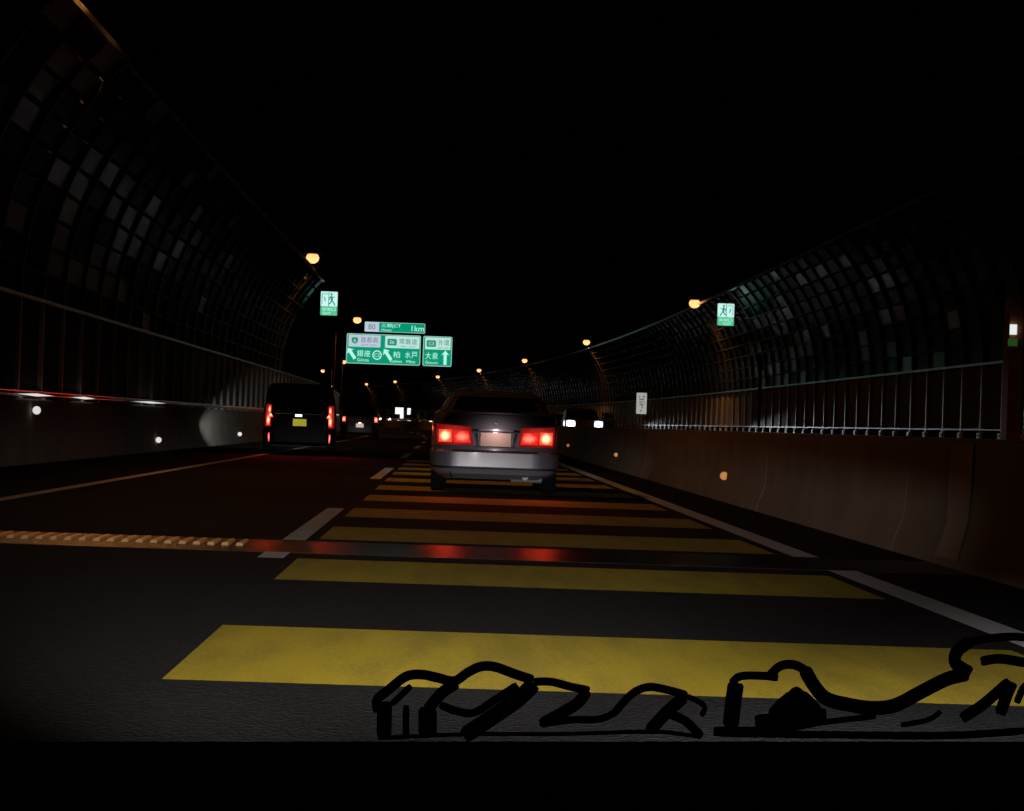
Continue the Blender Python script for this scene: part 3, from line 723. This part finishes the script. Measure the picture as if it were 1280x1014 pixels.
for sgn in (-1, 1):
    lamp = van.patch([(sgn * .78 - .075, .66), (sgn * .78 + .075, .66), (sgn * .76 + .07, 1.22), (sgn * .76 - .07, 1.22)], .01, 'rear', 4, 6).build('tail_lamp', G_red, car)
    van.patch([(sgn * .765 - .05, .70), (sgn * .765 + .03, .70), (sgn * .75 + .03, .93), (sgn * .75 - .05, .95)], .02, 'rear', 3, 4).build('lower_light', G_tailr, lamp)
    van.patch([(sgn * .75 - .05 + sgn * -.05, .90), (sgn * .75 + .05 + sgn * -.05, .90), (sgn * .74 + .03, 1.0), (sgn * .74 - .03, 1.0)], .021, 'rear', 3, 3).build('middle_light', G_tailr, lamp)
    van.patch([(sgn * .745 - .03, 1.0), (sgn * .745 + .03, 1.0), (sgn * .735 + .025, 1.18), (sgn * .735 - .025, 1.18)], .02, 'rear', 3, 4).build('upper_light', G_tailr, lamp)
    van.patch([(sgn * .76 - .035, .30), (sgn * .76 + .035, .30), (sgn * .76 + .035, .51), (sgn * .76 - .035, .51)], .045, 'rear', 3, 4).build('bumper_lamp', G_tailr, car)
    spot('tail_light', car, (sgn * .72, -.25, .9), (sgn * .4 + 1.2, -12, -.4), P_TAIL * 2.6, RED, 66, 1.0, .12)
    spot('head_light', car, (sgn * .65, 4.8, .7), (sgn * .65 - 2.2, 16, .2), P_HEAD * .5, COOL, 60, 1.0, .04, 1.6, .28)
    van.patch([(sgn * .66 - .16, .70), (sgn * .66 + .16, .70), (sgn * .66 + .16, .84), (sgn * .66 - .16, .84)], .01, 'front', 4, 3).build('headlamp', G_head, car)
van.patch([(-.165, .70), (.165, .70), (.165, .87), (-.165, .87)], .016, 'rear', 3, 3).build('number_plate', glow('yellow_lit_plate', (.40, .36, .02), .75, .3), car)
b = MB(); b.box((-.03, -.005, .955), (.16, .05, .05)); b.build('plate_lamp', G_high, car)
van.patch([(-.60, .985), (.66, .985), (.66, 1.005), (-.60, 1.005)], .018, 'rear', 12, 1).build('chrome_bar', M_chrome, car)
bm_ = MB(); van.body(bm_, 72, .30, .58, .03, True); bm_.build('bumper', M_black, car, smooth=40)
van.patch([(-.55, 1.64), (.55, 1.64), (.5, 1.68), (-.5, 1.68)], .09, 'rear', 10, 1, .03).build('roof_spoiler', M_black, car, smooth=40)
b = MB(); b.box((0, 2.3, .25), (1.4, 3.8, .1)); b.build('underbody', M_dark, car)
wheels(car, .80, .85, 3.75, .32)

# ---- dark hatchback further on
hat = Shape([(.22, .72, .06, 3.4), (.32, .80, .0, 3.5), (.60, .82, .0, 3.5), (.95, .81, .03, 3.1), (1.05, .79, .06, 2.8), (1.35, .70, .25, 2.2), (1.50, .62, .40, 1.9), (1.54, .5, .55, 1.7)], 8)
def hatch(label, loc, rz, m=M_grey):
    car = thing('hatchback', label, 'car', loc, rz)
    hat.body(MB(), 48).build('body', m, car, smooth=32)
    hat.patch([(-.62, 1.06), (.62, 1.06), (.52, 1.40), (-.52, 1.40)], .005).build('rear_window', M_glass, car)
    hat.patch([(-.62, 1.06), (.62, 1.06), (.52, 1.40), (-.52, 1.40)], .005, 'front').build('windscreen', M_glass, car)
    for sgn in (-1, 1):
        hat.patch([(sgn * .70 - .075, .80), (sgn * .70 + .075, .80), (sgn * .68 + .06, 1.02), (sgn * .68 - .06, 1.02)], .012, 'rear', 3, 3).build('tail_lamp', G_tailr, car)
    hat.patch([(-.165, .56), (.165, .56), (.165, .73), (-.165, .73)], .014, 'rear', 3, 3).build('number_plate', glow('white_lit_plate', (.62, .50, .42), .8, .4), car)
    b = MB(); b.box((0, -.02, .76), (.12, .04, .03)); b.build('plate_lamp', G_high, car)
    wheels(car, .72, .62, 2.85, .29)
    spot('tail_light', car, (0, -.3, .9), (0, -10, 0), P_TAIL * .7, RED, 150, .9, .2)
    spot('head_light', car, (0, 3.7, .7), (-1, 60, 3), P_HEAD * 2, WHITE, 30, 1.0, .1, 1.0, .25)
    return car
hatch('dark hatchback ahead of the black van with small red tail lamps', (-3.93, 96.5, 0), .04)

# ---- oncoming cars beyond the median
def oncoming(label, lat, s, sep=.70, hz=1.02, power=1.0, m=M_grey, aim=(0, 40, .4), size=60):
    car = thing('oncoming_car', label, 'car', P(lat, s), head(s) + math.pi, 'oncoming cars beyond the median')
    sh = Shape([(.24, .74, .06, 4.2), (.34, .85, .0, 4.3), (.75, .87, .0, 4.32), (1.25, .86, .05, 4.15), (1.32, .83, .08, 3.1), (1.66, .74, .3, 2.4), (1.78, .66, .5, 2.1), (1.81, .5, .7, 1.9)], 8)
    sh.body(MB(), 48).build('body', m, car, smooth=32)
    sh.patch([(-.70, 1.34), (.70, 1.34), (.62, 1.65), (-.62, 1.65)], .005, 'front').build('windscreen', M_glass, car)
    sh.patch([(-.42, .72), (.42, .72), (.42, .92), (-.42, .92)], .01, 'front').build('grille', M_dark, car)
    for sgn in (-1, 1):
        sh.patch([(sgn * sep - .28, hz - .20), (sgn * sep + .20, hz - .20), (sgn * sep + .20, hz + .17), (sgn * sep - .30, hz + .15)], .02, 'front', 5, 4).build('headlamp', G_beam, car)
    wheels(car, .76, .75, 3.45, .33)
    spot('head_light', car, (0, 4.55, hz), aim, P_ONC * power, COOL, size, 1.0, .1, 1.0, .12)
    return car
oncoming('oncoming car with two dazzling white headlamps just right of the sedan', 6.34, 109.3, 0.70, 1.06, 1.0, aim=(-8, 45, .85), size=38)
oncoming('second oncoming car, its lamp a small white point beside the sedan rear pillar', 7.75, 150, .68, 1.12, .8, aim=(-8, 40, .7), size=38)
oncoming('far oncoming car whose headlamps make a white dot right of the hatchback', 6.6, 320, .68, 1.05, 1.5, aim=(6, 35, 1.1), size=22)
oncoming('oncoming car with white headlamps in the bright cluster left of the sedan', 7.0, 298, .68, 1.05, 2.5, aim=(6, 35, 1.1), size=22)
oncoming('oncoming car low in the bright cluster, nearest the sedan', 6.2, 262, .66, .98, 2, aim=(6, 30, 1.1), size=22)
oncoming('faint oncoming car at the left end of the far row of headlamps', 6.8, 345, .68, 1.1, 1, aim=(6, 35, 1.1), size=22)

# ------------------------------------------------------------------ bright roadside boards and shrubs where the road bends out of sight
G_board = glow('glow_board', (.72, .82, .85), 1.4, .2)  # boards glow in place of headlight falling on them
def board(label, lat, s, z0, w, h):
    t = thing('glow_board', label, 'roadside board', P(lat, s), head(s), 'white boards at the bend')
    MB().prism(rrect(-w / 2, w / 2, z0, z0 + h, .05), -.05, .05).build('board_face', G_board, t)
    b = MB(); b.tube([(0, .09, 0), (0, .09, z0 + h * .8)], .04, 8); b.build('post', M_galv, t)
board('widest white board with added glow in the bright cluster at the bend', 4.3, 286, 1.75, 1.05, .85)
board('narrow white board with added glow standing under the wide one at the bend', 4.45, 284, 1.05, .42, .7)
board('small white board with added glow right of the wide one at the bend', 4.6, 276, 1.7, .42, .8)
def shrub(label, lat, s, h, w):
    t = thing('shrub', label, 'shrub', P(lat, s), 0, 'shrubs at the bend')
    b = MB()
    for k in range(4): b.tube([(0, 0, 0), (random.uniform(-.3, .3) * w, random.uniform(-.3, .3) * w, h * .8)], [.05, .02], 6)
    b.build('stem', M_bark, t)
    l = MB()
    for k in range(420):
        q = random.uniform(0, 6.28); r = w / 2 * math.sqrt(random.random()) * (.7 + .3 * math.sin(3 * q + lat)); z = h * (.2 + .8 * random.random())
        r *= 1.1 - .6 * (z / h) ** 2; c = Vector((r * math.cos(q), r * math.sin(q), z))
        a = Vector([random.gauss(0, 1) for _ in range(3)]).normalized() * .13; d = Vector([random.gauss(0, 1) for _ in range(3)]).normalized() * .07
        l.add([c - a, c + d, c + a, c - d], [(0, 1, 2, 3)])
    l.build('foliage', M_leaf, t)
shrub('leafy shrub right of the glowing boards at the bend', 4.55, 268, 2.3, 1.5)
shrub('low shrub beside the parapet nearest the sedan at the bend', 4.6, 256, 1.9, 1.6)
shrub('shrub showing left of the glowing boards at the bend', 4.6, 306, 2.4, 1.6)
shrub('dim shrub behind the oncoming car, right of its headlamps', 11.3, 148, 1.9, 2.0)
gr = thing('guard_rail', 'bright galvanised guard rail rising along the bend in the distance', 'guard rail', P(4.25, 232))
o0 = Vector(gr.location)
mb = MB(); sweep(mb, [(4.16, .96), (4.24, 1.02), (4.16, 1.10), (4.24, 1.2), (4.28, 1.2), (4.2, 1.10), (4.28, 1.02), (4.2, .96)], steps(232, 296, 4)); o = mb.build('rail', M_plate, gr); o.location = -o0
for s in range(232, 297, 4):
    b = MB(); b.tube([(0, 0, 0), (0, 0, 1.15)], .05, 6); b.build('post', M_galv, gr, P(4.32, s) - o0)

# brown steel cabinet column on the far wall at the right edge of the view
t = thing('equipment_column', 'brown upright column at the right edge with a small white lamp', 'column', (12.27, 48.3, .97))
b = MB(); b.box((0, 0, 1.55), (.30, .5, 3.1)); b.build('casing', M_brown, t)
b = MB(); b.box((-.08, -.29, 2.4), (.14, .08, .22)); b.build('lamp', glow('small_white_lamp', (.8, .85, .8), 1.0), t)
b = MB(); b.box((-.08, -.27, 2.12), (.2, .05, .16)); b.build('green_plate', glow('small_green_plate', (.03, .10, .02), .5), t)

# ------------------------------------------------------------------ the car the picture is taken from: dark dashboard and the sticker on its windscreen
own = thing('dashboard_car', 'black dashboard top along the bottom with a dark script sticker on the windscreen above it', 'car interior', (0, 0, 0))
own['label'] = 'black dashboard top along the bottom edge, under a dark script sticker'
fy = Vector((fwd.x, fwd.y, 0)).normalized()
DE = .78                                                     # distance of the dashboard's far edge
def ray(px, py): return ((px - 640) * rt - (py - 507) * up + F * fwd).normalized()
dvec = ray(640, 924); ez = EYE + dvec * (DE / dvec.dot(fy))    # middle of the far edge
ax = rt; ay = (fy - fy.dot(ax) * ax).normalized(); az = ax.cross(ay)
Mx = Matrix(((ax.x, ay.x, az.x, ez.x), (ax.y, ay.y, az.y, ez.y), (ax.z, ay.z, az.z, ez.z), (0, 0, 0, 1)))
db = MB(); prof = [(0, -.03), (.0, -.006), (-.006, 0), (-.02, .0), (-.20, -.035), (-.42, -.09), (-.5, -.16), (-.5, -.5), (.05, -.5), (.05, -.03)]
n = len(prof); xs = [-.72 + 1.44 * i / 24 for i in range(25)]
for x in xs:
    for y, z in prof: db.v.append(tuple(Mx @ Vector((x, y - .06 * (x / .72) ** 4, z))))
for i in range(24):
    for k in range(n): a = i * n + k; b_ = i * n + (k + 1) % n; db.f.append((a, b_, b_ + n, a + n)); db.mi.append(0)
db.f += [tuple(range(n)), tuple(range(24 * n, 25 * n))]; db.mi += [0, 0]
db.build('dashboard', M_dash, own, smooth=40)
# windscreen plane: rises towards the driver from the dashboard's far edge (about 40 degrees)
wp = ez + ay * .03; wn_ = (ay * math.sin(R(42)) + az * math.cos(R(42))).normalized()
def onscreen(px, py, lift=0):
    d = ray(px, py); k = (wp - EYE).dot(wn_) / d.dot(wn_); return EYE + d * k - wn_ * lift
def stroke(mb, pts, w, lift):
    """a painted stroke on the windscreen film, 0.3 mm thick"""
    pts = [Vector((a, b)) for a, b in pts]; q = []
    for i in range(len(pts) - 1):                               # Catmull-Rom smoothing
        p0, p1, p2, p3 = pts[max(0, i - 1)], pts[i], pts[i + 1], pts[min(len(pts) - 1, i + 2)]
        for j in range(5):
            t = j / 5; q.append(.5 * ((2 * p1) + (p2 - p0) * t + (2 * p0 - 5 * p1 + 4 * p2 - p3) * t * t + (3 * p1 - p0 - 3 * p2 + p3) * t ** 3))
    q.append(pts[-1]); L = []; Rr = []
    for i, p in enumerate(q):
        d = (q[min(i + 1, len(q) - 1)] - q[max(i - 1, 0)]).normalized(); nn = Vector((-d.y, d.x)) * w / 2 * (1 - .25 * (i in (0, len(q) - 1)))
        L.append(p + nn); Rr.append(p - nn)
    for a, b in zip(L, Rr):
        for h in (lift, lift + .0003): mb.v += [tuple(onscreen(a.x, a.y, h)), tuple(onscreen(b.x, b.y, h))]
    n0 = len(mb.v) - 4 * len(q)
    for i in range(len(q) - 1):
        a = n0 + 4 * i; b = a + 4
        mb.f += [(a, a + 1, b + 1, b), (a + 2, b + 2, b + 3, a + 3), (a, b, b + 2, a + 2), (a + 1, a + 3, b + 3, b + 1)]; mb.mi += [0] * 4
def c4(u, v): return (440 + u / 3.0476, 780 + v / 3.0476)
def c5(u, v): return (840 + u / 2.909, 760 + v / 2.909)
def S4(w, *p): return (w / 3.1, [c4(*a) for a in p])
def S5(w, *p): return (w / 2.95, [c5(*a) for a in p])
strokes = [
 S4(36, (100, 330), (95, 285), (140, 245), (205, 195), (265, 187), (330, 200), (390, 212), (440, 180), (490, 157), (545, 158), (620, 185), (690, 208)),
 S4(58, (122, 430), (125, 290)), S4(26, (206, 430), (206, 305)), S4(72, (288, 420), (288, 310)), S4(44, (285, 325), (340, 258), (400, 218)), S4(24, (150, 300), (225, 228)),
 S4(30, (335, 300), (400, 325), (465, 330), (540, 285), (630, 225)), S4(62, (425, 420), (530, 350), (630, 280), (695, 220)),
 S4(30, (690, 212), (760, 212), (830, 230), (905, 245)), S4(44, (895, 245), (850, 300), (720, 372)), S4(26, (715, 372), (840, 356), (940, 354), (1000, 330)),
 S4(30, (995, 335), (1060, 262), (1120, 232), (1185, 238), (1275, 262)), S4(48, (1265, 268), (1200, 325), (1130, 400)), S4(34, (1200, 330), (1270, 360), (1330, 420)), S4(20, (1270, 262), (1340, 300), (1330, 340)),
 S4(14, (100, 424), (430, 410), (800, 408), (1150, 400), (1330, 420)),
 S5(60, (212, 420), (222, 330), (232, 262)), S5(28, (215, 262), (250, 237), (330, 236), (385, 242)), S5(32, (350, 240), (392, 200), (445, 196), (495, 222)),
 S5(50, (480, 210), (515, 270), (560, 318), (640, 340), (730, 352), (810, 342), (900, 296), (1000, 246), (1075, 228)),
 S5(46, (1085, 225), (1030, 190), (1035, 145), (1085, 108)), S5(28, (1075, 112), (1150, 98), (1235, 92), (1290, 96)), S5(34, (1120, 182), (1190, 172), (1290, 188)),
 S5(80, (370, 395), (452, 322), (520, 385)), S5(24, (430, 300), (452, 285), (475, 305)), S5(46, (300, 398), (420, 388), (560, 372)), S5(20, (150, 428), (400, 425), (560, 400), (740, 380)), S5(18, (830, 412), (930, 392), (975, 362)),
 S5(40, (1050, 388), (1130, 335), (1225, 252)), S5(44, (1190, 372), (1215, 300), (1235, 255)), S5(26, (1250, 330), (1275, 275), (1300, 262)), S5(26, (150, 440), (600, 446), (1000, 448), (1290, 430))]
sb = MB()
for i, (w, p) in enumerate(strokes): stroke(sb, p, w, .0005 + .00004 * i)
sb.build('script_sticker', M_decal, own)
# headlamps of this car, ahead of the windscreen
for sgn in (-1, 1):
    b = MB(); b.tube([(sgn * .58, 2.05, .50), (sgn * .58, 2.1, .50)], .07, 14); b.build('headlamp', G_high, own)
    if sgn < 0:
        spot('head_light', own, (-.58, 2.15, .50), (-.35, 12, .50), P_OWN * 2.3, (1, .97, .93), 30, 1.0, .002, 1.2, .56)
        b = MB(); b.box((-.58, 2.31, .5405), (.24, .02, .08))
    else:
        spot('head_light', own, (.58, 2.15, .50), (1.9, 8, .05), P_OWN * 1.6, (1, .97, .97), 40, 1.0, .004, 1.3, .5)
        b = MB(); b.box((.58, 2.31, .531), (.34, .02, .08))
    b.build('beam_cutoff_plate', M_dark, own)  # unseen plate added to cut off the upper beam
